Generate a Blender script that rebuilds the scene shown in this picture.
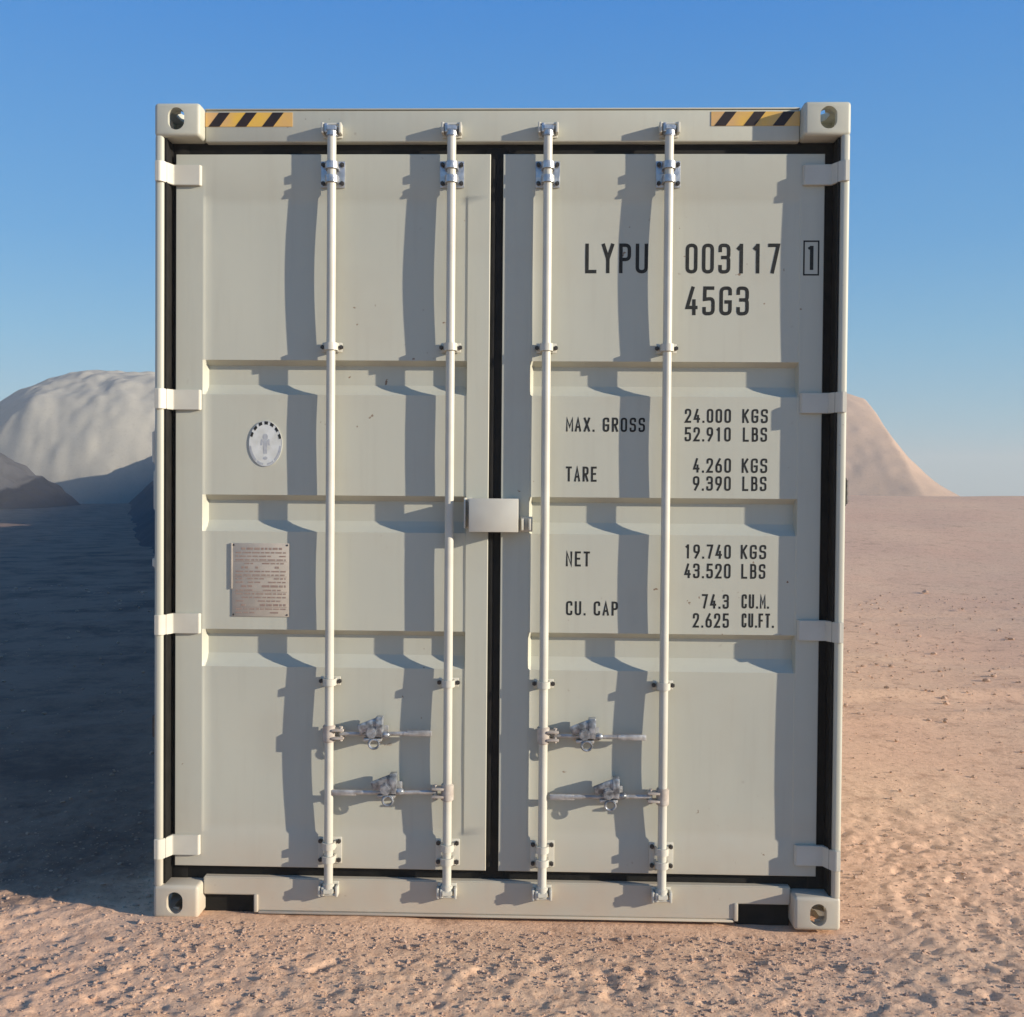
import bpy, bmesh, math, random
import numpy as np
from mathutils import Vector, Matrix, noise as mnoise

for o in list(bpy.data.objects): bpy.data.objects.remove(o)
S = bpy.context.scene
C = S.collection
rnd = random.Random(7)

# ------------------------------------------------------------------ camera
CAM = (0.15556, -3.68864, 1.54202)
YAW, PITCH, ROLL = 0.027623, -0.018065, -0.007726
cd = bpy.data.cameras.new('camera'); cam = bpy.data.objects.new('camera', cd); C.objects.link(cam)
cd.sensor_width = 36; cd.lens = 1050/1024*36; cd.clip_start = .05; cd.clip_end = 5000
cy, sy_, cp, sp, cr, sr = math.cos(YAW), math.sin(YAW), math.cos(PITCH), math.sin(PITCH), math.cos(ROLL), math.sin(ROLL)
Rm = Matrix(((cy,-sy_,0),(sy_,cy,0),(0,0,1))) @ Matrix(((1,0,0),(0,cp,-sp),(0,sp,cp))) @ Matrix(((cr,0,sr),(0,1,0),(-sr,0,cr)))
X, Y, Z = Rm.col[0], Rm.col[1], Rm.col[2]
cam.matrix_world = Matrix(((X[0],Z[0],-Y[0],CAM[0]),(X[1],Z[1],-Y[1],CAM[1]),(X[2],Z[2],-Y[2],CAM[2]),(0,0,0,1)))
S.camera = cam
# ------------------------------------------------------------------ light
SUN = Vector((3.25, -1.0, 0.88)).normalized()          # towards the sun
elev = math.asin(SUN.z); az = math.atan2(SUN.x, SUN.y)  # az clockwise from +Y
w = bpy.data.worlds.new('World'); S.world = w; w.use_nodes = True
nt = w.node_tree; nt.nodes.clear()
sky = nt.nodes.new('ShaderNodeTexSky'); sky.sky_type = 'NISHITA'; sky.sun_disc = False
sky.sun_elevation = elev; sky.sun_rotation = az
sky.altitude = 0; sky.air_density = 1.0; sky.dust_density = 0.0; sky.ozone_density = 4.0
bg = nt.nodes.new('ShaderNodeBackground'); bg.inputs[1].default_value = 0.115
wo = nt.nodes.new('ShaderNodeOutputWorld')
tint = nt.nodes.new('ShaderNodeMix'); tint.data_type = 'RGBA'; tint.blend_type = 'MULTIPLY'; tint.inputs[0].default_value = 1
tint.inputs[7].default_value = (.76, .92, 1.10, 1)
nt.links.new(sky.outputs[0], tint.inputs[6])
wtc = nt.nodes.new('ShaderNodeTexCoord'); wsp = nt.nodes.new('ShaderNodeSeparateXYZ'); nt.links.new(wtc.outputs['Generated'], wsp.inputs[0])
wr = nt.nodes.new('ShaderNodeValToRGB'); cr_ = wr.color_ramp
for p_, c_ in ((0,(1.55,2.75,3.4)),(.07,(1.35,2.70,3.5)),(.135,(.95,2.50,3.7)),(.22,(.55,2.05,3.85)),(.42,(.18,1.42,3.9)),(1,(.10,.50,1.8))):
    if p_ in (0,1): e_ = cr_.elements[-p_]
    else: e_ = cr_.elements.new(p_)
    e_.color = tuple(v/4 for v in c_)+(1,)
g4 = nt.nodes.new('ShaderNodeVectorMath'); g4.operation = 'SCALE'; g4.inputs[3].default_value = 4
nt.links.new(wsp.outputs[2], wr.inputs[0]); nt.links.new(wr.outputs[0], g4.inputs[0])
wm = nt.nodes.new('ShaderNodeMix'); wm.data_type = 'RGBA'; wm.inputs[0].default_value = .82
nt.links.new(tint.outputs[2], wm.inputs[6]); nt.links.new(g4.outputs[0], wm.inputs[7]); nt.links.new(wm.outputs[2], bg.inputs[0]); nt.links.new(bg.outputs[0], wo.inputs[0])
sl = bpy.data.lights.new('sun', 'SUN'); so = bpy.data.objects.new('sun', sl); C.objects.link(so)
sl.energy = 5.0; sl.angle = math.radians(.5); sl.color = (1.0, .885, .74)
so.rotation_euler = SUN.to_track_quat('Z', 'Y').to_euler()
S.view_settings.view_transform = 'Standard'; S.view_settings.look = 'None'
S.view_settings.exposure = 0.62; S.view_settings.gamma = 1

# ------------------------------------------------------------------ materials
def mat(name, col, rough=.6, metal=0, col2=None, scale=4, bump=0, bscale=60, detail=6, spec=.5, ramp=(.35,.65)):
    m = bpy.data.materials.new(name); m.use_nodes = True
    n = m.node_tree; b = n.nodes['Principled BSDF']
    b.inputs['Base Color'].default_value = (*col, 1); b.inputs['Roughness'].default_value = rough
    b.inputs['Metallic'].default_value = metal; b.inputs['Specular IOR Level'].default_value = spec
    tc = n.nodes.new('ShaderNodeTexCoord')
    if col2:
        no = n.nodes.new('ShaderNodeTexNoise'); no.inputs['Scale'].default_value = scale; no.inputs['Detail'].default_value = detail
        rp = n.nodes.new('ShaderNodeValToRGB')
        rp.color_ramp.elements[0].position = ramp[0]; rp.color_ramp.elements[1].position = ramp[1]
        rp.color_ramp.elements[0].color = (*col, 1); rp.color_ramp.elements[1].color = (*col2, 1)
        n.links.new(tc.outputs['Object'], no.inputs['Vector']); n.links.new(no.outputs['Fac'], rp.inputs[0]); n.links.new(rp.outputs[0], b.inputs['Base Color'])
    if bump:
        nb = n.nodes.new('ShaderNodeTexNoise'); nb.inputs['Scale'].default_value = bscale; nb.inputs['Detail'].default_value = 4
        bp = n.nodes.new('ShaderNodeBump'); bp.inputs['Strength'].default_value = bump; bp.inputs['Distance'].default_value = .01
        n.links.new(tc.outputs['Object'], nb.inputs['Vector']); n.links.new(nb.outputs['Fac'], bp.inputs['Height']); n.links.new(bp.outputs[0], b.inputs['Normal'])
    return m

def paint_material():
    m = bpy.data.materials.new('container paint'); m.use_nodes = True
    n = m.node_tree; L = n.links; b = n.nodes['Principled BSDF']
    b.inputs['Roughness'].default_value = .5; b.inputs['Specular IOR Level'].default_value = .4
    tc = n.nodes.new('ShaderNodeTexCoord')
    def noise(scale, sc3=(1,1,1), det=5):
        mp = n.nodes.new('ShaderNodeMapping'); mp.inputs['Scale'].default_value = sc3
        t = n.nodes.new('ShaderNodeTexNoise'); t.inputs['Scale'].default_value = scale; t.inputs['Detail'].default_value = det
        L.new(tc.outputs['Object'], mp.inputs[0]); L.new(mp.outputs[0], t.inputs['Vector']); return t
    def mix(fac, a, bb):
        x = n.nodes.new('ShaderNodeMix'); x.data_type = 'RGBA'
        L.new(fac, x.inputs[0])
        if isinstance(a, tuple): x.inputs[6].default_value = (*a, 1)
        else: L.new(a, x.inputs[6])
        x.inputs[7].default_value = (*bb, 1); return x.outputs[2]
    def ramp(src, a, bb):
        r = n.nodes.new('ShaderNodeMapRange'); r.inputs[1].default_value = a; r.inputs[2].default_value = bb; L.new(src, r.inputs[0]); return r.outputs[0]
    c = mix(ramp(noise(1.1).outputs['Fac'], .35, .65), (.468,.474,.394), (.490,.487,.398))
    st = noise(7, (6,6,.35), 6)                        # rain streaks
    f = n.nodes.new('ShaderNodeMath'); f.operation = 'MULTIPLY'; f.inputs[1].default_value = .13
    L.new(ramp(st.outputs['Fac'], .52, .72), f.inputs[0]); c = mix(f.outputs[0], c, (.36,.34,.27))
    # dust settled on the lowest part
    sx = n.nodes.new('ShaderNodeSeparateXYZ'); L.new(tc.outputs['Object'], sx.inputs[0])
    d = ramp(sx.outputs[2], .42, .0)
    g = n.nodes.new('ShaderNodeMath'); g.operation = 'MULTIPLY'; L.new(d, g.inputs[0]); L.new(noise(9).outputs['Fac'], g.inputs[1])
    c = mix(g.outputs[0], c, (.52,.40,.29))
    sp = n.nodes.new('ShaderNodeMath'); sp.operation = 'MULTIPLY'                      # sparse rust specks and scuffs
    L.new(ramp(noise(38, (1,1,1), 3).outputs['Fac'], .715, .74), sp.inputs[0]); L.new(ramp(noise(2.3).outputs['Fac'], .50, .60), sp.inputs[1])
    c = mix(sp.outputs[0], c, (.20,.12,.07))
    sc = n.nodes.new('ShaderNodeMath'); sc.operation = 'MULTIPLY'; sc.inputs[1].default_value = .16
    L.new(ramp(noise(4.5, (1,1,1), 9).outputs['Fac'], .52, .70), sc.inputs[0]); c = mix(sc.outputs[0], c, (.40,.36,.28))
    L.new(c, b.inputs['Base Color'])
    bp = n.nodes.new('ShaderNodeBump'); bp.inputs['Strength'].default_value = .25; bp.inputs['Distance'].default_value = .004
    L.new(noise(5, (1,1,1), 3).outputs['Fac'], bp.inputs['Height']); L.new(bp.outputs[0], b.inputs['Normal'])
    return m
PAINT = paint_material()
RODP = mat('rod paint', (.56,.55,.47), .42, col2=(.51,.49,.41), scale=9, spec=.5)
BLACK = mat('black rubber', (.008,.008,.007), .75, col2=(.014,.013,.011), scale=20, spec=.2)
INK = mat('black lettering', (.016,.018,.018), .7, col2=(.028,.03,.028), scale=60, spec=.2)
GALV = mat('galvanised steel', (.52,.54,.56), .38, metal=.75, col2=(.36,.38,.40), scale=40, bump=.2, bscale=90)
DULL = mat('weathered steel', (.52,.52,.50), .42, metal=.45, col2=(.33,.32,.30), scale=35, bump=.2, bscale=90)
BOLT = mat('dark bolt steel', (.09,.085,.08), .5, metal=.6, col2=(.05,.045,.04), scale=80)
YEL = mat('amber film', (.74,.45,.06), .45, col2=(.62,.38,.15), scale=9)
STRIPE = mat('dark stripe film', (.010,.004,.004), .6, col2=(.020,.008,.006), scale=30)
WHITE = mat('white film', (.64,.66,.63), .5, col2=(.54,.55,.50), scale=30)
GREYI = mat('grey print', (.36,.38,.40), .6, col2=(.44,.46,.47), scale=90)
PLATE = mat('plate enamel', (.43,.385,.32), .5, col2=(.38,.345,.29), scale=30)
REDI = mat('reddish print', (.27,.19,.155), .6, col2=(.33,.25,.20), scale=70)

def sand_material(name, a, bcol, ccol, bump=1.0, left_shade=False):
    m = bpy.data.materials.new(name); m.use_nodes = True
    n = m.node_tree; L = n.links; b = n.nodes['Principled BSDF']
    b.inputs['Roughness'].default_value = .95; b.inputs['Specular IOR Level'].default_value = .1
    tc = n.nodes.new('ShaderNodeTexCoord')
    def noise(scale, det=6, rough=.6):
        t = n.nodes.new('ShaderNodeTexNoise'); t.inputs['Scale'].default_value = scale; t.inputs['Detail'].default_value = det; t.inputs['Roughness'].default_value = rough
        L.new(tc.outputs['Object'], t.inputs['Vector']); return t.outputs['Fac']
    def rng(s, x, y):
        r = n.nodes.new('ShaderNodeMapRange'); r.inputs[1].default_value = x; r.inputs[2].default_value = y; L.new(s, r.inputs[0]); return r.outputs[0]
    def mix(f, p, q):
        x = n.nodes.new('ShaderNodeMix'); x.data_type = 'RGBA'; L.new(f, x.inputs[0])
        if isinstance(p, tuple): x.inputs[6].default_value = (*p, 1)
        else: L.new(p, x.inputs[6])
        x.inputs[7].default_value = (*q, 1); return x.outputs[2]
    c = mix(rng(noise(.5, 5), .35, .65), a, bcol)
    c = mix(rng(noise(23, 8, .7), .48, .72), c, ccol)
    c = mix(rng(noise(70, 4, .6), .63, .70), c, tuple(v*.6 for v in ccol))
    c = mix(rng(noise(5, 8, .8), .56, .68), c, tuple(v*.80 for v in ccol))
    c = mix(rng(noise(26, 6, .75), .58, .68), c, tuple(v*.72 for v in ccol))
    c = mix(rng(noise(3.2, 9, .8), .55, .66), c, tuple(v*.86 for v in ccol))
    if left_shade:                                            # shade painted into the sand colour on the left, with a ragged edge
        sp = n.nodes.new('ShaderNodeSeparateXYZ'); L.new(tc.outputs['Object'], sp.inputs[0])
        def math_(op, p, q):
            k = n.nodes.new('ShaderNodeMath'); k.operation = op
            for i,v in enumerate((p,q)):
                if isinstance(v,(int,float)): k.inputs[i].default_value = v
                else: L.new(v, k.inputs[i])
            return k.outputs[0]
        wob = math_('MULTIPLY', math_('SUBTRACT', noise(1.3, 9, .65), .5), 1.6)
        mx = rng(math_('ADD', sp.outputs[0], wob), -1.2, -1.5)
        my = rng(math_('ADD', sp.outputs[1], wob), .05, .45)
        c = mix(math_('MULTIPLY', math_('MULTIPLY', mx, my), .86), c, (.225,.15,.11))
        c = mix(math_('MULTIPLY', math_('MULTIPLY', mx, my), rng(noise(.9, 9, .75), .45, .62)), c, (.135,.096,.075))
    L.new(c, b.inputs['Base Color'])
    h1 = noise(55, 8, .7); h2 = noise(6, 8, .65)
    ad = n.nodes.new('ShaderNodeMath'); ad.operation = 'MULTIPLY_ADD'; L.new(h2, ad.inputs[0]); ad.inputs[1].default_value = 1.3; L.new(h1, ad.inputs[2])
    bp = n.nodes.new('ShaderNodeBump'); bp.inputs['Strength'].default_value = bump; bp.inputs['Distance'].default_value = .010
    L.new(ad.outputs[0], bp.inputs['Height']); L.new(bp.outputs[0], b.inputs['Normal'])
    return m
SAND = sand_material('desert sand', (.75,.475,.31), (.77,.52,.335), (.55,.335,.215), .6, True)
HILLS = sand_material('hill sand', (.46,.33,.235), (.50,.36,.26), (.38,.27,.19), .8)
PALE = sand_material('pale gravel', (.33,.315,.265), (.36,.345,.29), (.29,.275,.235), .8)
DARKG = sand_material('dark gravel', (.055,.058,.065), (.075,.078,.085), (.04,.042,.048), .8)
CATCH = mat('worn zinc', (.46,.49,.51), .3, metal=.5, col2=(.13,.14,.15), scale=45, bump=.3, bscale=70)
HUB = mat('primed hub', (.46,.42,.36), .6, col2=(.36,.31,.26), scale=40)
STONE = mat('pebble stone', (.52,.36,.26), .9, col2=(.34,.24,.18), scale=12, bump=.4, bscale=120, spec=.1)

# ------------------------------------------------------------------ helpers
def link(name, me, m, parent=None):
    o = bpy.data.objects.new(name, me); C.objects.link(o)
    if m is not None and not me.materials: me.materials.append(m)
    if parent: o.parent = parent
    return o
class MB:
    def __init__(s): s.bm = bmesh.new()
    def _add(s, t):
        me = bpy.data.meshes.new('t'); t.to_mesh(me); s.bm.from_mesh(me); bpy.data.meshes.remove(me); t.free()
    def box(s, x0, x1, y0, y1, z0, z1, bev=0.0, seg=2, rot=None):
        t = bmesh.new(); bmesh.ops.create_cube(t, size=1)
        for v in t.verts: v.co = Vector(((x0+x1)/2+v.co.x*(x1-x0), (y0+y1)/2+v.co.y*(y1-y0), (z0+z1)/2+v.co.z*(z1-z0)))
        if rot:
            c = Vector(((x0+x1)/2,(y0+y1)/2,(z0+z1)/2)); bmesh.ops.rotate(t, verts=t.verts, cent=c, matrix=Matrix.Rotation(rot[0], 3, rot[1]))
        if bev: bmesh.ops.bevel(t, geom=t.edges[:], offset=bev, segments=seg, affect='EDGES', profile=.5)
        s._add(t); return s
    def cyl(s, p0, p1, r, r2=None, seg=16, bev=0):
        p0, p1 = Vector(p0), Vector(p1); t = bmesh.new()
        bmesh.ops.create_cone(t, cap_ends=True, segments=seg, radius1=r, radius2=r if r2 is None else r2, depth=(p1-p0).length)
        M = Matrix.Translation((p0+p1)/2) @ (p1-p0).to_track_quat('Z','Y').to_matrix().to_4x4()
        bmesh.ops.transform(t, matrix=M, verts=t.verts)
        if bev: bmesh.ops.bevel(t, geom=[e for e in t.edges if len(e.link_faces)==2 and e.calc_face_angle()>.8], offset=bev, segments=2, affect='EDGES')
        s._add(t); return s
    def sph(s, c, r, sc=(1,1,1)):
        t = bmesh.new(); bmesh.ops.create_uvsphere(t, u_segments=14, v_segments=8, radius=r)
        for v in t.verts: v.co = Vector((c[0]+v.co.x*sc[0], c[1]+v.co.y*sc[1], c[2]+v.co.z*sc[2]))
        s._add(t); return s
    def torus(s, c, R, r, axis='Y', a0=0, a1=2*math.pi, n=20, sz=1):
        pts = []
        for i in range(n+1):
            a = a0+(a1-a0)*i/n
            d = (R*math.cos(a), 0, R*math.sin(a)*sz) if axis=='Y' else (R*math.cos(a), R*math.sin(a), 0) if axis=='Z' else (0, R*math.cos(a), R*math.sin(a)*sz)
            pts.append(Vector(c)+Vector(d))
        for i in range(n): s.cyl(pts[i], pts[i+1], r, seg=8)
        return s
    def prism(s, pts, axis, a0, a1, bev=0):
        """polygon pts (u,v) extruded along axis ('z': u=x,v=y ; 'y': u=x,v=z)"""
        t = bmesh.new()
        def P(u, v, a): return (u, v, a) if axis=='z' else (u, a, v)
        A = [t.verts.new(P(u,v,a0)) for u,v in pts]; B = [t.verts.new(P(u,v,a1)) for u,v in pts]
        t.faces.new(A); t.faces.new(B[::-1])
        for i in range(len(pts)):
            j = (i+1)%len(pts); t.faces.new((A[i],B[i],B[j],A[j]))
        bmesh.ops.recalc_face_normals(t, faces=t.faces)
        if bev: bmesh.ops.bevel(t, geom=t.edges[:], offset=bev, segments=2, affect='EDGES')
        s._add(t); return s
    def build(s, name, m, parent=None, smooth=True, ang=35):
        me = bpy.data.meshes.new(name); bmesh.ops.recalc_face_normals(s.bm, faces=s.bm.faces); s.bm.to_mesh(me); s.bm.free()
        if smooth: me.shade_smooth(); me.set_sharp_from_angle(angle=math.radians(ang))
        return link(name, me, m, parent)
def tag(o, label=None, cat=None, group=None, kind=None):
    if label: o['label'] = label
    if cat: o['category'] = cat
    if group: o['group'] = group
    if kind: o['kind'] = kind
    return o

# ------------------------------------------------------------------ ground
PERM = np.random.RandomState(11).permutation(4096)
def vnoise(x, y, seed=0):
    xi = np.floor(x).astype(np.int64); yi = np.floor(y).astype(np.int64); fx = x-xi; fy = y-yi
    fx = fx*fx*fx*(fx*(fx*6-15)+10); fy = fy*fy*fy*(fy*(fy*6-15)+10)
    h = lambda a, b: PERM[(PERM[(a+seed*131) & 4095]+b*17) & 4095]/2047.5-1
    return (h(xi,yi)*(1-fx)+h(xi+1,yi)*fx)*(1-fy)+(h(xi,yi+1)*(1-fx)+h(xi+1,yi+1)*fx)*fy
def octv(x, y, lam, seed, ang):
    c, s = math.cos(ang), math.sin(ang); return vnoise((x*c+y*s)/lam, (-x*s+y*c)/lam, seed)
def att(lam, s): return np.clip((lam/s-1.6)/1.6, 0, 1)
def ss(a, b, t): t = np.clip((t-a)/(b-a), 0, 1); return t*t*(3-2*t)
def ground_h(x, y, s):
    z = np.zeros_like(x)
    near = np.exp(-((x/4)**2+(y/4)**2))
    z += .16*octv(x,y,17,1,.3)*(1-np.exp(-((x/9)**2+((y-4)/12)**2))) * 1.0
    z += .035*octv(x,y,3.1,2,1.1)*(1-.8*near)
    far = 1-near
    z += far*(.014*octv(x,y,1.25,31,.7)*att(1.25,s)+.008*octv(x,y,.62,32,2.3)*att(.62,s)+.04*octv(x,y,5.3,33,.1)*att(5,s))
    k = octv(x,y,.5,34,1.9); z += far*.022*np.clip(k-.45,0,1)*att(.5,s)
    z += .006*octv(x,y,.9,3,.5)*att(.9,s)
    z += .003*octv(x,y,.33,4,2.0)*att(.33,s)
    b = 1-np.abs(octv(x,y,.12,5,.8)); z += .004*(b-.5)*att(.12,s)
    z += .005*octv(x,y,.065,6,1.7)*att(.065,s)
    c = octv(x,y,.04,7,.2); z += .0060*np.abs(c)*att(.04,s)
    # crumbly clods and pits
    k = octv(x,y,.085,8,2.6); z -= .013*np.clip(k-.3,0,1)*att(.085,s)
    k = octv(x,y,.05,13,.9); z -= .016*np.clip(k-.25,0,1)*att(.05,s)
    k = 1-np.abs(octv(x,y,.075,14,2.2)); z += .006*np.clip(k-.7,0,1)*3*att(.075,s)
    z += .0034*octv(x,y,.026,15,.6)*att(.026,s)
    k = octv(x,y,.19,9,1.3); z += .007*np.clip(k-.3,0,1)*att(.19,s)
    # ruts of wheels right of and left of the container
    for (x0,y0,dx,dy,wd,dep) in ((6,8.8,1,-.34,.16,.035),(6,10.6,1,-.34,.16,.035),(-4.6,5.2,1,.10,.13,.05),(-5,8.0,1,.16,.22,.05),(-5,10.2,1,.13,.2,.045),(5,4.3,1,.22,.12,.02),(-5,3.2,1,.12,.2,.03),(-2.2,-.62,1,.35,.20,.016)):
        l = math.hypot(dx,dy); d = ((x-x0)*dy-(y-y0)*dx)/l + .12*octv(x,y,2.2,12,0)
        m = ss(1.2, 1.9, np.abs(x)) if y0 > 0 else ss(-.9,-1.6, x)
        z += m*dep*(-np.exp(-(d/wd)**2)+.7*np.exp(-((np.abs(d)-1.7*wd)/(.6*wd))**2))*att(wd*2,s)
    z = z*(1-.40*near)
    # bedding under the container: a little sand against its left corner
    under = ss(1.55,1.25,np.abs(x))*ss(-.35,-.02,y)*ss(12.6,12.2,y)
    z = z*(1-under*.85) + under*(-.012)
    z += .016*np.clip(octv(x,y,.42,41,0)+.1,0,1)*np.exp(-((y+.0)/.10)**2)*ss(1.5,1.2,np.abs(x))
    z += .022*np.exp(-((x+1.05)/.5)**2-((y+.06)/.16)**2)
    z -= .012*np.exp(-((x-1.1)/.6)**2-((y+.1)/.3)**2)
    # rises towards the rear right
    z += 1.32*ss(8,32,y+.5*np.sin(x*.21))*ss(-11,4,x)*ss(80,36,y)
    return z
def axis(lo, hi, step, out_lo, out_hi, g=1.042):
    a = list(np.arange(lo, hi, step)); d = step
    while a[-1] < out_hi: d *= g; a.append(a[-1]+d)
    l = [lo]; d = step
    while l[-1] > out_lo: d *= g; l.append(l[-1]-d)
    return np.array(l[:0:-1]+a)
def sheet(name, xs, ys, zf, m, kind='structure'):
    XX, YY = np.meshgrid(xs, ys); gx = np.gradient(xs); gy = np.gradient(ys)
    s = np.maximum(*np.meshgrid(gx, gy)); ZZ = zf(XX, YY, s)
    nx, ny = len(xs), len(ys); co = np.stack([XX, YY, ZZ], -1).reshape(-1,3).astype(np.float32)
    i = np.arange((ny-1)*(nx-1)); r = i//(nx-1); c = i%(nx-1); a = r*nx+c
    f = np.stack([a, a+1, a+nx+1, a+nx], -1).astype(np.int32)
    me = bpy.data.meshes.new(name); me.vertices.add(len(co)); me.vertices.foreach_set('co', co.ravel())
    me.loops.add(f.size); me.loops.foreach_set('vertex_index', f.ravel())
    me.polygons.add(len(f)); me.polygons.foreach_set('loop_start', np.arange(0, f.size, 4, dtype=np.int32)); me.polygons.foreach_set('loop_total', np.full(len(f), 4, np.int32))
    me.update(calc_edges=True); me.shade_smooth(); me.materials.append(m)
    o = link(name, me, None); o['kind'] = kind; return o
gxs = axis(-2.2, 2.7, .0095, -430, 430); gys = axis(-.95, .8, .0085, -60, 430, 1.024)
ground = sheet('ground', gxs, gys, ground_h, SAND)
def gh(x, y): return float(ground_h(np.array([float(x)]), np.array([float(y)]), np.array([.0125]))[0])

# hills: steep heaps of sand and gravel behind
def heap(name, x0, x1, y0, y1, n, prof, m, rough=1):
    xs = np.linspace(x0, x1, n); ys = np.linspace(y0, y1, n)
    def zf(x, y, s):
        h = prof(x, y)
        L = max(x1-x0, y1-y0)
        h = h*(1+.16*octv(x,y,L/6,21,.4)) + rough*np.clip(h,0,1.5)*(.35*octv(x,y,L/18,22,1.0)+.18*octv(x,y,L/45,23,2.0)+.12*octv(x,y,L/70,24,.2)+.09*octv(x,y,L/120,25,1.2))
        return h-.35
    o = sheet(name, xs, ys, zf, m); return o
def cone(x, y, cx, cy, rx, ry, h, p=1.25): return h*np.clip(1-(((x-cx)/rx)**2+((y-cy)/ry)**2)**(p/2), 0, 1)
# added bank, mostly hidden, shaped to shade the ground left of the container
def shade_bank(x, y):
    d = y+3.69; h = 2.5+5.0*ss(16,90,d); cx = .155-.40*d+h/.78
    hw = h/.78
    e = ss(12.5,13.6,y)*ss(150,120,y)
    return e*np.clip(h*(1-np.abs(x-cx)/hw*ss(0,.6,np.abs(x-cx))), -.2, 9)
heap('hill', -75, 12, 12.5, 150, 420, shade_bank, DARKG)  # the added shade bank, under the same name as the hills
heap('hill', -80, 12, 84, 160, 360, lambda x,y: np.maximum(cone(x,y,-46,120,23,26,14.3,5), np.minimum(cone(x,y,-14,118,34,32,26,1.2),13.5+0*x)), PALE, .7)
heap('hill', -10, 90, 88, 165, 320, lambda x,y: np.minimum(11.5*np.clip((46.5-x)/10,0,1.3)**1.5, 13.5+0*x)*np.clip(1-((x-13)/36)**6,0,1)*np.clip(1.6-np.abs(y-124)/20,0,1)*ss(-9,2,x), HILLS, .35)
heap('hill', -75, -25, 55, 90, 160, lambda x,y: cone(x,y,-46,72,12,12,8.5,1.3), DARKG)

# dusty air over the plain
hb = MB(); hb.box(-460, 460, -90, 460, -3, 17.5); hz_ = hb.build('haze', None, smooth=False)
hm = bpy.data.materials.new('dusty air'); hm.use_nodes = True; hn = hm.node_tree; hn.nodes.clear()
ho = hn.nodes.new('ShaderNodeOutputMaterial'); hv = hn.nodes.new('ShaderNodeVolumePrincipled')
hv.inputs['Color'].default_value = (.95,.90,.82,1); hv.inputs['Density'].default_value = .0026; hv.inputs['Anisotropy'].default_value = 0
hn.links.new(hv.outputs[0], ho.inputs['Volume']); hz_.data.materials.append(hm)
tag(hz_, 'thin pale dust haze hanging over the plain and the far heaps', 'haze', kind='stuff')

# pebbles, far too many to count
def pebbles():
    r = np.random.RandomState(5); base = bmesh.new(); bmesh.ops.create_icosphere(base, subdivisions=1, radius=1)
    bv = np.array([v.co[:] for v in base.verts]); bf = np.array([[v.index for v in f.verts] for f in base.faces]); base.free()
    P = []
    for k in range(19000):
        x = r.uniform(-2.3,3.0); y = (-abs(r.normal(0,.5))-.012 if abs(x) < 1.26 else r.normal(-.2,.75)) if k < 12500 else r.uniform(-1.1,6)
        if k >= 12500: x = r.choice([-1,1,1])*r.uniform(1.25,8.5); y = r.uniform(-1.1,12) if k % 3 else y
        if y > -.03 and abs(x) < 1.23: continue
        P.append((x,y,min(.014,.0014+r.exponential(.0017))*((1.3+max(0,y)*.20) if k >= 12500 else 1)))
    P = np.array(P); z = ground_h(P[:,0],P[:,1],np.full(len(P),.01))
    V = []; F = []
    for i,(x,y,s) in enumerate(P):
        sc = s*np.array([r.uniform(.8,1.5), r.uniform(.8,1.4), r.uniform(.5,.9)])
        a = r.uniform(0,6.28); v = bv*(1+r.uniform(-.22,.22,(len(bv),1)))*sc
        v = np.stack([v[:,0]*math.cos(a)-v[:,1]*math.sin(a), v[:,0]*math.sin(a)+v[:,1]*math.cos(a), v[:,2]], -1)+np.array([x,y,z[i]+s*.15])
        V.append(v); F.append(bf+i*len(bv))
    me = bpy.data.meshes.new('pebbles'); me.from_pydata(np.concatenate(V).tolist(), [], np.concatenate(F).tolist()); me.update()
    o = link('pebbles', me, STONE)
    tag(o, 'small loose pebbles and crumbs of earth scattered over the reddish sand', 'pebbles', kind='stuff')
pebbles()

# ------------------------------------------------------------------ the container
W2, HT, LEN = 1.219, 2.896, 12.192
box = bpy.data.objects.new('shipping_container', None); C.objects.link(box)
tag(box, 'pale grey-beige high cube shipping container seen from its closed double doors', 'shipping container')

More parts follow.
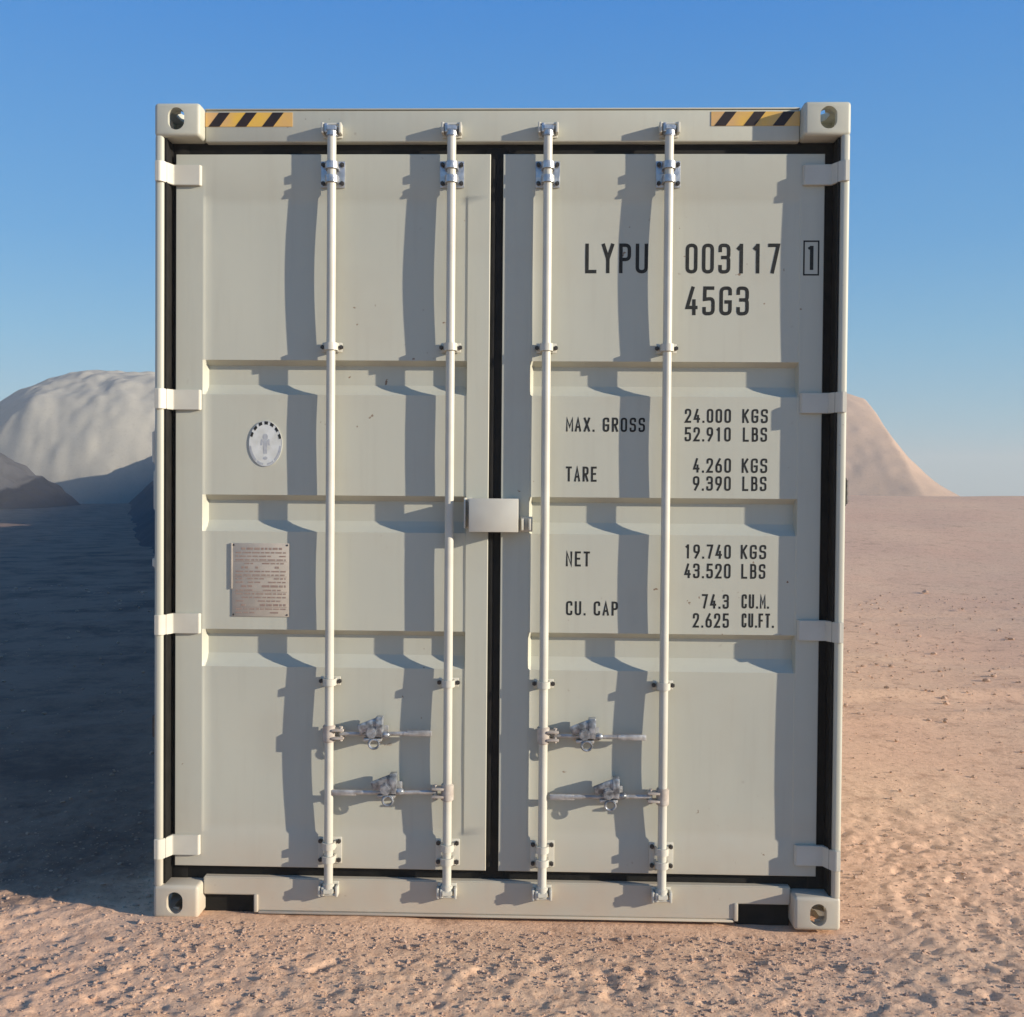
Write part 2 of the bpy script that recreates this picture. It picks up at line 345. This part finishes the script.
def stadium(w, h, n=10):
    r = min(w,h)/2; pts = []
    for (cx,cz,a0) in ((w/2-r,h/2-r,0),(-(w/2-r),h/2-r,math.pi/2),(-(w/2-r),-(h/2-r),math.pi),(w/2-r,-(h/2-r),1.5*math.pi)):
        for i in range(n+1): a = a0+math.pi/2*i/n; pts.append((cx+r*math.cos(a), cz+r*math.sin(a)))
    return pts
def casting(sx, back, top):
    """one ISO corner casting with its holes cut through"""
    w, d, h = .163, .178, .118
    xo = sx*W2; xi = sx*(W2-w); x0, x1 = min(xo,xi), max(xo,xi)
    y0, y1 = (LEN-d, LEN) if back else (0, d); z0, z1 = (HT-h, HT) if top else (0, h)
    b = MB(); b.box(x0,x1,y0,y1,z0,z1,.013,4); o = b.build('corner_casting', PAINT, box)
    cut = MB()
    t = .026
    cut.box(x0+t,x1-t,y0+t,y1-t,z0+t,z1-t,.004)
    hx = xo-sx*.078; hz = (HT-.056) if top else .056
    yf = LEN if back else 0
    c1 = MB(); c1.prism([(hx+u,hz+v) for u,v in stadium(.058,.078)], 'y', yf-.04, yf+.04)
    cutters = [cut.build('c', None), c1.build('c', None)]
    c2 = MB(); hy = LEN-.089 if back else .089
    me_pts = stadium(.079,.058); t2 = bmesh.new()
    A = [t2.verts.new((xo-.04,hy+u,hz+v)) for u,v in me_pts]; B = [t2.verts.new((xo+.04,hy+u,hz+v)) for u,v in me_pts]
    t2.faces.new(A); t2.faces.new(B[::-1])
    for i in range(len(A)): j=(i+1)%len(A); t2.faces.new((A[i],B[i],B[j],A[j]))
    bmesh.ops.recalc_face_normals(t2, faces=t2.faces); c2._add(t2); cutters.append(c2.build('c', None))
    c3 = MB(); zc = HT if top else 0
    c3.prism([(xo-sx*.089+u, hy+v) for u,v in stadium(.062,.10)], 'z', zc-.04, zc+.04); cutters.append(c3.build('c', None))
    for c in cutters:
        md = o.modifiers.new('b','BOOLEAN'); md.operation='DIFFERENCE'; md.object=c; md.solver='EXACT'
    dg = bpy.context.evaluated_depsgraph_get(); me = bpy.data.meshes.new_from_object(o.evaluated_get(dg))
    o.modifiers.clear(); o.data = me
    me.materials.clear(); me.materials.append(PAINT)
    for p in me.polygons: p.material_index = 0
    me.set_sharp_from_angle(angle=math.radians(30))
    for c in cutters: bpy.data.objects.remove(c)
    return o
for sx in (-1,1):
    for back in (False,True):
        for top in (False,True): casting(sx, back, top)

YF = .055            # face of header and sill
YD = .060            # face of the door leaves
# corner posts
for sx in (-1,1):
    b = MB(); x0, x1 = sorted((sx*1.2185, sx*1.187))
    b.box(x0, x1, .0025, .10, .108, HT-.108, .012, 4)
    b.box(*sorted((sx*1.186, sx*1.10)), .112, .17, .1185, HT-.1185, .004)
    b.build('corner_post', PAINT, box)
    b = MB(); b.box(x0, x1, LEN-.15, LEN-.002, .1185, HT-.1185, .010, 3); b.build('corner_post', PAINT, box)
# header
b = MB(); b.box(-1.0555, 1.0555, YF, .16, 2.774, 2.887, .006, 3); b.box(-1.0555,1.0555,YF-.003,YF+.02,2.8875,2.893,.002)
header = b.build('header', PAINT, box)
# sill with the two fork openings
NX0, NX1, NZ = .867, 1.05, .068
b = MB()
b.prism([(-1.0555,.133),(-1.0555,NZ),(-NX0,NZ),(-NX0,.012),(NX0,.012),(NX0,NZ),(1.0555,NZ),(1.0555,.133)], 'y', YF, .16, .004)
for sx in (-1,1):
    b.box(*sorted((sx*(NX0-.012), sx*(NX0+.003))), YF-.006, .10, .008, NZ+.004, .003)
b.box(-NX0+.013, NX0-.013, YF-.004, YF+.03, .003, .0115, .002)
sill = b.build('door_sill', PAINT, box)
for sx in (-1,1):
    b = MB(); b.box(*sorted((sx*(NX0+.004), sx*1.058)), YF+.028, YF+.05, -.02, .069); b.build('pocket_shade', BLACK, box)  # black sheet standing in for the shade inside each fork opening
# rubber gasket round the leaves
b = MB()
b.box(-1.184, 1.184, .083, .111, 2.70, 2.80, .003); b.box(-1.184, 1.184, .083, .111, .10, .20, .003)
for sx in (-1,1):
    b.box(*sorted((sx*1.185, sx*1.12)), .0815, .1105, .101, 2.799, .004)
    b.box(*sorted((sx*1.1865, sx*1.178)), .013, .081, .121, HT-.121, .002)
b.box(-.05, .03, .0745, .100, .15, 2.76, .006)
b.box(-.034, -.014, .069, .09, .18, 2.72, .005)
b.build('gasket', BLACK, box)

# walls, rails, roof
def corrug(u0, u1, pitch, dep):
    pts = []; u = u0
    q = (pitch*.26, pitch*.24, pitch*.26, pitch*.24); ph = 0; lv = (0,0,dep,dep)
    while u < u1: pts.append((u, lv[ph%4])); u += (q[0],q[1],q[2],q[3])[ph%4]; ph += 1
    pts.append((u1, lv[ph%4])); return pts
for sx in (-1,1):
    t = bmesh.new(); pr = corrug(.18, LEN-.18, .278, .036)
    A = [t.verts.new((sx*(1.205-d), y, .16)) for y,d in pr]; B = [t.verts.new((sx*(1.205-d), y, 2.82)) for y,d in pr]
    for i in range(len(A)-1): t.faces.new((A[i],A[i+1],B[i+1],B[i]))
    m = MB(); m._add(t); m.build('side_wall', PAINT, box, smooth=False)
    b = MB(); b.box(*sorted((sx*1.2165, sx*1.15)), .179, LEN-.179, .03, .165, .006); b.build('bottom_rail', PAINT, box)
    b = MB(); b.box(*sorted((sx*1.2165, sx*1.15)), .179, LEN-.179, 2.815, 2.885, .006); b.build('top_rail', PAINT, box)
t = bmesh.new(); pr = corrug(.16, LEN-.16, .21, .02)
A = [t.verts.new((-1.155, y, 2.865+d)) for y,d in pr]; B = [t.verts.new((1.155, y, 2.865+d)) for y,d in pr]
for i in range(len(A)-1): t.faces.new((A[i],A[i+1],B[i+1],B[i]))
m = MB(); m._add(t); m.build('roof', PAINT, box, smooth=False)
t = bmesh.new(); pr = corrug(-1.18, 1.18, .25, .045)
A = [t.verts.new((x, LEN-.03-d, .10)) for x,d in pr]; B = [t.verts.new((x, LEN-.03-d, 2.85)) for x,d in pr]
for i in range(len(A)-1): t.faces.new((A[i],A[i+1],B[i+1],B[i]))
m = MB(); m._add(t); m.build('rear_wall', PAINT, box, smooth=False)
b = MB(); b.box(-1.15,1.15,.17,LEN-.17,.10,.15); b.build('floor', DULL, box)

# door leaves -------------------------------------------------------
LZ0, LZ1 = .170, 2.733
CH = ((2.000,1.983,1.914,1.876),(1.516,1.496,1.424,1.384),(1.031,1.010,.940,.896))   # pressed channels: lip, floor top, floor bottom, end of slope
SEG = ((2.588,2.000,.0045),(1.876,1.516,.001),(1.384,1.031,.001),(.892,.292,.0055))
def sstep(t): t = min(max(t,0),1); return t*(1.6-.6*t) if t < 1 else 1
def panel_depth(x, z, px0, px1):
    """depth of the pressed panel behind the leaf frame"""
    f = min(max((x-px0)/.012, 0), 1)*min(max((px1-x)/.005, 0), 1)
    if f <= 0: return 0.0
    d = 0.0
    base = .003*min(max((2.588-z)/.010, 0), 1)*min(max((z-.292)/.010, 0), 1)
    for a,b_,c,e in CH:
        if e < z < a: d = .0355*min(1, (a-z)/(a-b_))*sstep((z-e)/(c-e))
    for t,bt,am in SEG:
        if bt < z < t:
            u = (z-bt)/(t-bt); v = (x-px0)/(px1-px0); d += am*math.sin(math.pi*u)*min(1, 6*v*(1-v))
            d += .0012*mnoise.noise(Vector((x*3.1,z*3.1,px0*5)))*math.sin(math.pi*u)
    return f*(base+d)
def lspace(a, b, step): return list(np.linspace(a, b, max(2, int(round((b-a)/step))+1)))
def leaf(x0, x1, px0, px1):
    xs = sorted(set(round(v,5) for v in [x0, x0+.002]+lspace(px0-.001,px0,.001)+[px0+.006,px0+.012]+lspace(px0+.012,px1-.005,.025)+[px1]+[x1-.002,x1]))
    zs = [LZ0, LZ0+.002]
    brk = [.292,.302,.896,.910,.925,.940,1.010,1.031,1.384,1.398,1.411,1.424,1.496,1.516,1.876,1.889,1.901,1.914,1.983,2.000,2.578,2.588]
    prev = .292
    for q in brk: zs += lspace(prev, q, .03) if q > prev else [q]; prev = q
    zs += [LZ1-.002, LZ1]; zs = sorted(set(round(float(v),5) for v in zs))
    bm = bmesh.new(); G = []
    for z in zs:
        row = []
        for x in xs:
            y = YD+panel_depth(x, z, px0, px1)
            if x in (xs[0], xs[-1]) or z in (zs[0], zs[-1]): y += .002
            row.append(bm.verts.new((x,y,z)))
        G.append(row)
    for i in range(len(zs)-1):
        for j in range(len(xs)-1): bm.faces.new((G[i][j],G[i][j+1],G[i+1][j+1],G[i+1][j]))
    ring = [G[0][j] for j in range(len(xs))]+[G[i][-1] for i in range(1,len(zs))]+[G[-1][j] for j in range(len(xs)-2,-1,-1)]+[G[i][0] for i in range(len(zs)-2,0,-1)]
    bk = [bm.verts.new((v.co.x, .118, v.co.z)) for v in ring]
    for i in range(len(ring)): j=(i+1)%len(ring); bm.faces.new((ring[i],bk[i],bk[j],ring[j]))
    bm.faces.new(bk)
    bmesh.ops.recalc_face_normals(bm, faces=bm.faces)
    me = bpy.data.meshes.new('door'); bm.to_mesh(me); bm.free(); me.shade_smooth(); me.set_sharp_from_angle(angle=math.radians(24))
    return link('door', me, PAINT, box)
PL = (-1.064, -.112); PR = (.112, 1.064)
doorL = leaf(-1.162, -.033, *PL); doorR = leaf(.012, 1.146, *PR)
doorL['label'] = 'left door leaf with the oval emblem and the data plate'
doorR['label'] = 'right door leaf with the black numbers and weights'

def bolt(b, x, y, z, r=.009): b.cyl((x,y,z),(x,y-.010,z),r,seg=6); b.cyl((x,y-.010,z),(x,y-.016,z),r*.55,seg=8)
RODY = .030; RR = .0158
for X0, door in ((-.595,doorL),(-.170,doorL),(.170,doorR),(.595,doorR)):
    b = MB(); b.cyl((X0,RODY,.115),(X0,RODY,2.805),RR,seg=24,bev=.003)
    b.build('locking_rod', RODP, door)
    for z0, z1, big in ((2.612,2.706,1),(2.028,2.062,0),(.834,.866,0),(.190,.286,1)):
        b = MB(); zc = (z0+z1)/2; w_ = .043 if big else .036; g = (door is not None and z0 > 2.5)
        b.box(X0-w_, X0+w_, YD-.006, YD-.0005+(.0 if big else .0), z0, z1, .002)
        # saddle over the rod
        pts = []
        for i in range(13): a = math.pi*i/12; pts.append((X0+.0235*math.cos(a), RODY-.0235*math.sin(a)))
        pts = [(X0+.0235, YD-.0065)]+pts+[(X0-.0235, YD-.0065)]
        inner = [(X0-.0175, YD-.0065)]+[(X0-.0175*math.cos(math.pi*i/12), RODY-.0175*math.sin(math.pi*i/12)) for i in range(13)]+[(X0+.0175, YD-.0065)]
        hh = .006 if big else .004
        if big: b.prism(pts+inner, 'z', zc-.036, zc-.012, 0); b.prism(pts+inner, 'z', zc+.012, zc+.036, 0)
        else: b.prism(pts+inner, 'z', z0+hh, z1-hh, 0)
        br = b.build('rod_bracket', GALV if big and z0>2 else RODP, door)
        for s in (-1,1):
            for zz in ((z0+.014, z1-.014) if big else (zc,)):
                b = MB(); bolt(b, X0+s*.0335, YD-.0065, zz, .008); b.build('bolt', BOLT, door)
    # cams at both ends, keepers on header and sill
    for zc, s, par in ((2.806,1,header),(.108,-1,sill)):
        b = MB()
        b.cyl((X0,RODY,zc-s*.022),(X0,RODY,zc+s*.008),.021,seg=16,bev=.003)
        b.prism([(X0-.016,.006),(X0+.020,.010),(X0+.024,.040),(X0+.004,.050),(X0-.020,.040)], 'z', *sorted((zc-s*.004, zc+s*.014)), bev=.003)
        b.box(X0-.024,X0-.012,.012,.050,*sorted((zc-s*.01,zc+s*.022)),.003)
        b.build('locking_cam', GALV if s>0 else RODP, door)
        b = MB()
        b.box(X0-.034,X0+.034,YF-.007,YF-.0005,*sorted((zc-s*.020,zc+s*.024)),.002)
        for sx in (-1,1): b.box(*sorted((X0+sx*.026,X0+sx*.036)), .014, YF-.006, *sorted((zc-s*.012,zc+s*.026)), .003)
        b.cyl((X0-.036,.022,zc+s*.020),(X0+.036,.022,zc+s*.020),.005,seg=10)
        b.build('cam_keeper', RODP, par)

# hinges
for sx, door in ((-1,doorL),(1,doorR)):
    for zc in (2.656,1.855,1.051,.249):
        h = .036
        prof = [(1.214,-.006),(1.198,-.008),(1.185,.0),(1.164,.045),(1.072,.047),(1.066,.0595),(1.170,.0595),(1.1775,.040),(1.1855,.010),(1.190,.0025),(1.214,.0025)]
        b = MB(); b.prism([(sx*u,v) for u,v in prof], 'z', zc-h, zc+h, .0015)
        b.build('hinge', RODP, door)

# handles and their catches
def handle(hub, end, z, door, dz=0.0):
    s = 1 if end > hub else -1
    b = MB()
    # clevis on the rod
    b.cyl((hub,RODY,z-.030),(hub,RODY,z+.030),.0225,seg=18,bev=.003)
    b.box(*sorted((hub+s*.012, hub+s*.055)), .006, .048, z+.010, z+.018, .002)
    b.box(*sorted((hub+s*.012, hub+s*.055)), .006, .048, z-.018, z-.010, .002)
    b.cyl((hub+s*.043,.027,z-.026),(hub+s*.043,.027,z+.026),.007,seg=10)
    b.build('handle_hub', HUB, door)
    b = MB()
    n = 10; P = []
    for i in range(n+1):
        t = i/n; x = hub+s*.04+(end-hub-s*.04)*t; P.append(Vector((x, .026-.004*math.sin(math.pi*t), z+dz*t)))
    for i in range(n): b.cyl(P[i], P[i+1], .0075 if i < 7 else .0085, seg=10)
    b.box(*sorted((end-s*.085,end+s*.004)), .017, .029, z+dz-.010, z+dz+.010, .003)
    b.build('door_handle', DULL, door)
def catch(x, z, door):
    b = MB()
    b.box(x-.048,x+.050,YD-.006,YD-.0005,z-.030,z+.020,.002)
    b.box(x-.030,x+.034,.034,YD-.006,z-.018,z-.008,.002)
    b.box(x-.034,x+.030,.012,.050,z-.030,z-.018,.003)
    b.build('catch_bracket', DULL, door)
    b = MB()                                             # swinging cover, tilted up to the left
    b.box(x-.055,x+.030,.006,.016,z+.012,z+.046,.004,rot=(math.radians(-22),'Y'))
    b.box(x+.010,x+.036,.002,.040,z-.012,z+.060,.004)
    b.cyl((x-.004,-.004,z+.004),(x-.004,.034,z+.004),.020,seg=16,bev=.004)
    b.sph((x+.046,.014,z-.004),.014,(1.2,1,.9))
    b.torus((x+.004,.010,z-.038),.018,.0045,'Y',0,2*math.pi,18,.9)
    b.build('handle_catch', CATCH, door)
handle(-.595, -.230, .666, doorL, .006); catch(-.435, .672, doorL)
handle(-.170, -.580, .462, doorL, -.006); catch(-.385, .470, doorL)
handle(.170, .530, .670, doorR, -.002); catch(.320, .676, doorR)
handle(.595, .198, .458, doorR, -.006); catch(.405, .466, doorR)

# lock box over the joint of the leaves
b = MB()
x0,x1,z0,z1 = -.098,.076,1.392,1.510
b.box(x0,x1,-.010,-.004,z0,z1,.0025)
b.box(x0+.001,x1-.001,-.0045,.058,z1-.0065,z1-.0005,.001); b.box(x0+.001,x1-.001,-.0045,.030,z0+.0005,z0+.0065,.001)
b.box(x1-.0065,x1-.0005,-.0045,.040,z0+.006,z1-.006,.001)
b.box(x0-.018,x0-.012,.0,.058,z0+.012,z1+.002,.001); b.box(x0-.018,x0+.006,.052,.059,z0+.012,z1+.002,.001)
b.build('lock_box', RODP, doorL)
b = MB(); b.box(.086,.094,.016,.0595,1.398,1.440,.002); b.box(.112,.120,.016,.0595,1.398,1.440,.002); b.box(.082,.126,.052,.0595,1.392,1.446,.002)
b.build('lock_lug', RODP, doorR)

# door hold-back hooks and lashing bars on the sides of the posts
def sidebar(sx, z0, z1, y, r, m, name):
    b = MB(); x = sx*(W2+.012)
    b.cyl((x,y,z0),(x,y,z1),r,seg=12,bev=.002)
    for z in (z0,z1): b.cyl((sx*(W2-.012),y,z),(x,y,z),r*.9,seg=10)
    b.build(name, m, box)
sidebar(-1, 1.63, 1.74, .05, .011, RODP, 'hold_back'); sidebar(-1, 1.46, 1.60, .05, .006, RODP, 'lashing_bar'); sidebar(-1, 1.255, 1.285, .05, .010, RODP, 'hold_back')
sidebar(-1, .64, .72, .05, .009, BOLT, 'lashing_bar'); sidebar(1, 1.50, 1.585, .05, .008, BOLT, 'hold_back')

# ------------------------------------------------------------------ markings
def surf(x, z, door_r=True): return YD+(panel_depth(x, z, *PR) if x > 0 else panel_depth(x, z, *PL))
GL = {  # strokes in a 1 x 1 cell; third value is the corner radius (0 sharp, 1 round); 'c' closes
 '0':['c',[(0,0,1),(1,0,1),(1,1,1),(0,1,1)]], 'O':['c',[(0,0,1),(1,0,1),(1,1,1),(0,1,1)]],
 '1':['',[(.55,1,0),(.55,0,0)],'',[(.22,.88,0),(.5,.98,0)]],
 '2':['',[(0,.72,0),(0,1,1),(1,1,1),(1,.62,.6),(0,.0,0),(1,0,0)]],
 '3':['',[(0,.80,0),(0,1,1),(1,1,1),(1,.54,1),(.3,.54,0)],'',[(.3,.54,0),(1,.54,1),(1,0,1),(0,0,1),(0,.2,0)]],
 '4':['',[(.62,1,0),(0,.24,0),(1,.24,0)],'',[(.76,.5,0),(.76,0,0)]],
 '5':['',[(.95,1,0),(.08,1,0),(.05,.56,0),(1,.60,1),(1,0,1),(0,0,1),(0,.2,0)]],
 '6':['',[(.72,1,0),(.0,.50,.6),(0,0,1),(1,0,1),(1,.56,1),(.0,.56,.8),(0,.3,0)]],
 '7':['',[(0,1,0),(1,1,0),(.35,0,0)]],
 '8':['c',[(.06,.53,1),(.94,.53,1),(.94,1,1),(.06,1,1)],'c',[(0,0,1),(1,0,1),(1,.53,1),(0,.53,1)]],
 '9':['',[(.28,0,0),(1,.50,.6),(1,1,1),(0,1,1),(0,.44,1),(1,.44,.8),(1,.7,0)]],
 'L':['',[(.05,1,0),(.05,0,0),(.95,0,0)]], 'Y':['',[(0,1,0),(.5,.48,0),(.5,0,0)],'',[(1,1,0),(.5,.48,0)]],
 'P':['',[(.05,0,0),(.05,1,0),(1,1,1),(1,.46,1),(.05,.46,0)]], 'U':['',[(0,1,0),(0,0,1),(1,0,1),(1,1,0)]],
 'G':['',[(1,.78,0),(1,1,1),(0,1,1),(0,0,1),(1,0,1),(1,.46,0),(.55,.46,0)]], 'M':['',[(0,0,0),(0,1,0),(.5,.30,0),(1,1,0),(1,0,0)]],
 'A':['',[(0,0,0),(.5,1,0),(1,0,0)],'',[(.2,.3,0),(.8,.3,0)]], 'X':['',[(0,0,0),(1,1,0)],'',[(0,1,0),(1,0,0)]],
 'R':['',[(.05,0,0),(.05,1,0),(1,1,1),(1,.5,1),(.05,.5,0)],'',[(.5,.5,0),(1,0,0)]],
 'S':['',[(1,.8,0),(1,1,1),(0,1,1),(0,.53,1),(1,.53,1),(1,0,1),(0,0,1),(0,.2,0)]],
 'T':['',[(0,1,0),(1,1,0)],'',[(.5,1,0),(.5,0,0)]], 'E':['',[(.95,1,0),(.05,1,0),(.05,0,0),(.95,0,0)],'',[(.05,.52,0),(.8,.52,0)]],
 'F':['',[(.95,1,0),(.05,1,0),(.05,0,0)],'',[(.05,.5,0),(.8,.5,0)]], 'N':['',[(0,0,0),(0,1,0),(1,0,0),(1,1,0)]],
 'C':['',[(1,.78,0),(1,1,1),(0,1,1),(0,0,1),(1,0,1),(1,.22,0)]], 'K':['',[(.05,0,0),(.05,1,0)],'',[(1,1,0),(.08,.42,0)],'',[(.35,.58,0),(1,0,0)]],
 'B':['',[(.05,.53,0),(.05,1,0),(.94,1,1),(.94,.53,1),(.05,.53,0),(.05,0,0),(1,0,1),(1,.53,1),(.05,.53,0)]],
}
def fillet(P, rad, closed):
    out = []; n = len(P)
    for i in range(n):
        p = Vector(P[i][:2]); r = P[i][2]*rad
        if (not closed and i in (0,n-1)) or r <= 0: out.append(p); continue
        a = Vector(P[i-1][:2]); c = Vector(P[(i+1)%n][:2]); da = (a-p); dc = (c-p)
        t = min(r, da.length*.5, dc.length*.5); A = p+da.normalized()*t; B = p+dc.normalized()*t
        for k in range(6): u = k/5; out.append(A*(1-u)**2+p*2*u*(1-u)+B*u*u)
    return out
def ribbon(bm, pts, w, closed, off=.0004):
    n = len(pts)
    if not closed:                                       # square ends
        d = (pts[0]-pts[1]).normalized(); pts = [pts[0]+d*w*.0]+pts[1:]
    L, Rr = [], []
    for i in range(n):
        p = pts[i]
        d0 = (p-pts[i-1]).normalized() if (i > 0 or closed) else None
        d1 = (pts[(i+1)%n]-p).normalized() if (i < n-1 or closed) else None
        if d0 is None: d0 = d1
        if d1 is None: d1 = d0
        t = d0+d1; t = t.normalized() if t.length > 1e-4 else d0
        nrm = Vector((-t.y,t.x)); k = 1/max(.45, abs(nrm.dot(Vector((-d0.y,d0.x)))))
        for lst, s in ((L,1),(Rr,-1)):
            q = p+nrm*s*w/2*k; lst.append(bm.verts.new((q.x, surf(q.x,q.y)-off, q.y)))
    for i in range(n if closed else n-1):
        j = (i+1)%n; bm.faces.new((L[i],L[j],Rr[j],Rr[i]))
def text(s, x0, z0, x1, z1, door, stroke, name='lettering', label=None):
    adv = {'.':.50,' ':.65}; tot = sum(adv.get(c,1) for c in s); gap = .27
    p = (x1-x0)/(tot-gap*(1 if s[-1] != '.' else 0)); gw = p*(1-gap); hgt = z1-z0
    bm = bmesh.new(); x = x0; k = 0
    for c in s:
        if c == '.':
            w = stroke; cx = x+p*.0; 
            vs = [bm.verts.new((a, surf(a,b_)-.0004, b_)) for a,b_ in ((cx,z0),(cx+w,z0),(cx+w,z0+w*1.1),(cx,z0+w*1.1))]; bm.faces.new(vs)
        elif c != ' ':
            g = GL[c]; h2 = stroke/2
            for q in range(0, len(g), 2):
                closed = g[q] == 'c'
                gw_ = gw*(1.16 if c == 'M' else 1); P = [(x+h2+u*(gw_-stroke), z0+h2+v*(hgt-stroke), r) for u,v,r in g[q+1]]
                P = fillet(P, (gw-stroke)*.5, closed)
                P = [a for i,a in enumerate(P) if i == 0 or (a-P[i-1]).length > 1e-5]
                if not closed:
                    for e,f in ((0,1),(-1,-2)):
                        P[e] = P[e]+(P[e]-P[f]).normalized()*h2*.9
                k += 1; ribbon(bm, P, stroke*(.80 if c == 'M' else 1), closed, .0004+.00003*k)
        x += p*adv.get(c,1)
    me = bpy.data.meshes.new(name); bm.to_mesh(me); bm.free(); o = link(name, me, INK, door)
    o['label'] = label or ('black stencilled lettering reading '+s)
    return o
BS, SS = .0125, .0072
text('LYPU', .304,2.313,.528,2.419, doorR, BS)
text('003117', .661,2.313,.993,2.419, doorR, BS)
text('45G3', .662,2.165,.886,2.268, doorR, BS)
# check digit in its box
bm = bmesh.new(); ribbon(bm, [Vector(p) for p in ((1.076,2.308),(1.127,2.308),(1.127,2.426),(1.076,2.426))], .0055, True)
ribbon(bm, [Vector(p) for p in ((1.103,2.410),(1.103,2.325))], .0125, False); ribbon(bm, [Vector(p) for p in ((1.091,2.399),(1.101,2.406))], .009, False, .0005)
me = bpy.data.meshes.new('lettering'); bm.to_mesh(me); bm.free(); link('lettering', me, INK, doorR)['label'] = 'check digit 1 in a thin black box'
for s,x0,z0,x1,z1 in (('MAX. GROSS',.242,1.750,.523,1.801),('TARE',.243,1.572,.354,1.626),('NET',.246,1.269,.332,1.323),('CU. CAP',.248,1.094,.433,1.145),
    ('24.000',.664,1.784,.827,1.834),('KGS',.866,1.784,.957,1.834),('52.910',.664,1.718,.827,1.769),('LBS',.869,1.718,.955,1.769),
    ('4.260',.695,1.607,.829,1.659),('KGS',.866,1.607,.957,1.659),('9.390',.695,1.543,.829,1.595),('LBS',.869,1.543,.955,1.595),
    ('19.740',.668,1.301,.832,1.352),('KGS',.866,1.301,.957,1.352),('43.520',.668,1.231,.832,1.284),('LBS',.869,1.231,.955,1.284),
    ('74.3',.731,1.123,.827,1.175),('CU.M.',.872,1.125,.975,1.176),('2.625',.700,1.055,.828,1.107),('CU.FT.',.873,1.057,.992,1.108)):
    text(s,x0,z0,x1,z1,doorR,SS)

# amber and black warning film on the header
def film(x0, starts, x1, par):
    z0, z1 = 2.829, 2.879
    b = MB(); b.box(x0,x1,YF-.0016,YF-.0002,z0,z1); st = b.build('warning_sticker', YEL, par, smooth=False)
    return st
for x0, x1, st0, per in ((-1.054,-.741,-1.043,.0965),(.744,1.054,.755,.102)):
    st = film(x0, None, x1, box)
    for k in range(3):
        a = st0+k*per; b = MB(); b.prism([(a,2.8292),(a+.040,2.8292),(a+.078,2.8788),(a+.038,2.8788)], 'y', YF-.0022, YF-.0017)
        b.build('stripe', STRIPE, st, smooth=False)

# oval emblem
ex, ez = -.836, 1.700
def oval(b, cx, cz, rx, rz, y0, y1, n=40): b.prism([(cx+rx*math.cos(2*math.pi*i/n), cz+rz*math.sin(2*math.pi*i/n)) for i in range(n)], 'y', y0, y1)
ys = surf(ex,ez)
b = MB(); oval(b, ex, ez, .060, .082, ys-.0030, ys-.0002); em = b.build('emblem', WHITE, doorL, smooth=False)
em['label'] = 'white oval sticker with an arch of black letters'
b = MB(); n = 40
def ringseg(b, a0, a1, r0, r1, y0, y1, k=4):
    pts = [(ex+.060*r1*math.cos(a0+(a1-a0)*i/k), ez+.082*r1*math.sin(a0+(a1-a0)*i/k)) for i in range(k+1)]
    pts += [(ex+.060*r0*math.cos(a1-(a1-a0)*i/k), ez+.082*r0*math.sin(a1-(a1-a0)*i/k)) for i in range(k+1)]
    b.prism(pts, 'y', y0, y1)
for k in range(7):
    a = math.radians(14+k*22.2); ringseg(b, a, a+math.radians(13), .84, .98, ys-.0036, ys-.0031)
b.build('emblem_letters', INK, em, smooth=False)
b = MB()
for a0,a1 in ((186,232),(238,262),(278,302),(308,354)): ringseg(b, math.radians(a0), math.radians(a1), .86, .94, ys-.0036, ys-.0031, 8)
ringseg(b, 0, math.pi*2*.999, .965, 1.0, ys-.0034, ys-.0030, 40)
b.prism([(ex-.006,ez-.036),(ex+.006,ez-.036),(ex+.008,ez+.012),(ex-.008,ez+.012)],'y',ys-.0036,ys-.0031); oval(b, ex, ez+.024, .009,.012, ys-.0036, ys-.0031, 16)
b.prism([(ex-.017,ez-.006),(ex-.011,ez-.006),(ex-.009,ez+.016),(ex-.015,ez+.016)],'y',ys-.0036,ys-.0031); b.prism([(ex+.011,ez-.006),(ex+.017,ez-.006),(ex+.015,ez+.016),(ex+.009,ez+.016)],'y',ys-.0036,ys-.0031)
oval(b, ex, ez-.052, .008,.006, ys-.0036, ys-.0031, 12)
b.build('emblem_figure', GREYI, em, smooth=False)

# riveted data plate
px0,px1,pz0,pz1 = -.956,-.748,1.077,1.342; yp = YD+.0052
b = MB(); b.box(px0,px1,yp-.0050,yp+.0015,pz0,pz1,.001); b.box(px0-.004,px0+.002,yp-.0075,yp-.0005,pz0+.10,pz1,.001)
pl = b.build('data_plate', PLATE, doorL); pl['label'] = 'beige data plate with rows of worn reddish print'
b = MB(); z = pz1-.016; row = 0
while z > pz0+.016:
    hgt = .0075 if row % 5 == 0 else .0048
    x = px0+.014+(.02 if row % 5 == 0 else 0)
    while x < px1-.016:
        l = rnd.uniform(.008,.030); l = min(l, px1-.012-x)
        if rnd.random() < .84: b.box(x, x+l, yp-.0056, yp-.0051, z-hgt, z)
        x += l+.005
    if row % 4 == 3: b.box(px0+.008, px1-.008, yp-.0056, yp-.0051, z-hgt-.0042, z-hgt-.0030)
    z -= hgt+.0082; row += 1
b.build('print', REDI, pl, smooth=False)
for x in (px0+.007,px1-.007):
    for z in (pz0+.007,pz1-.007): b = MB(); b.sph((x,yp-.005,z),.0035,(1,.6,1)); b.build('rivet', BOLT, pl)
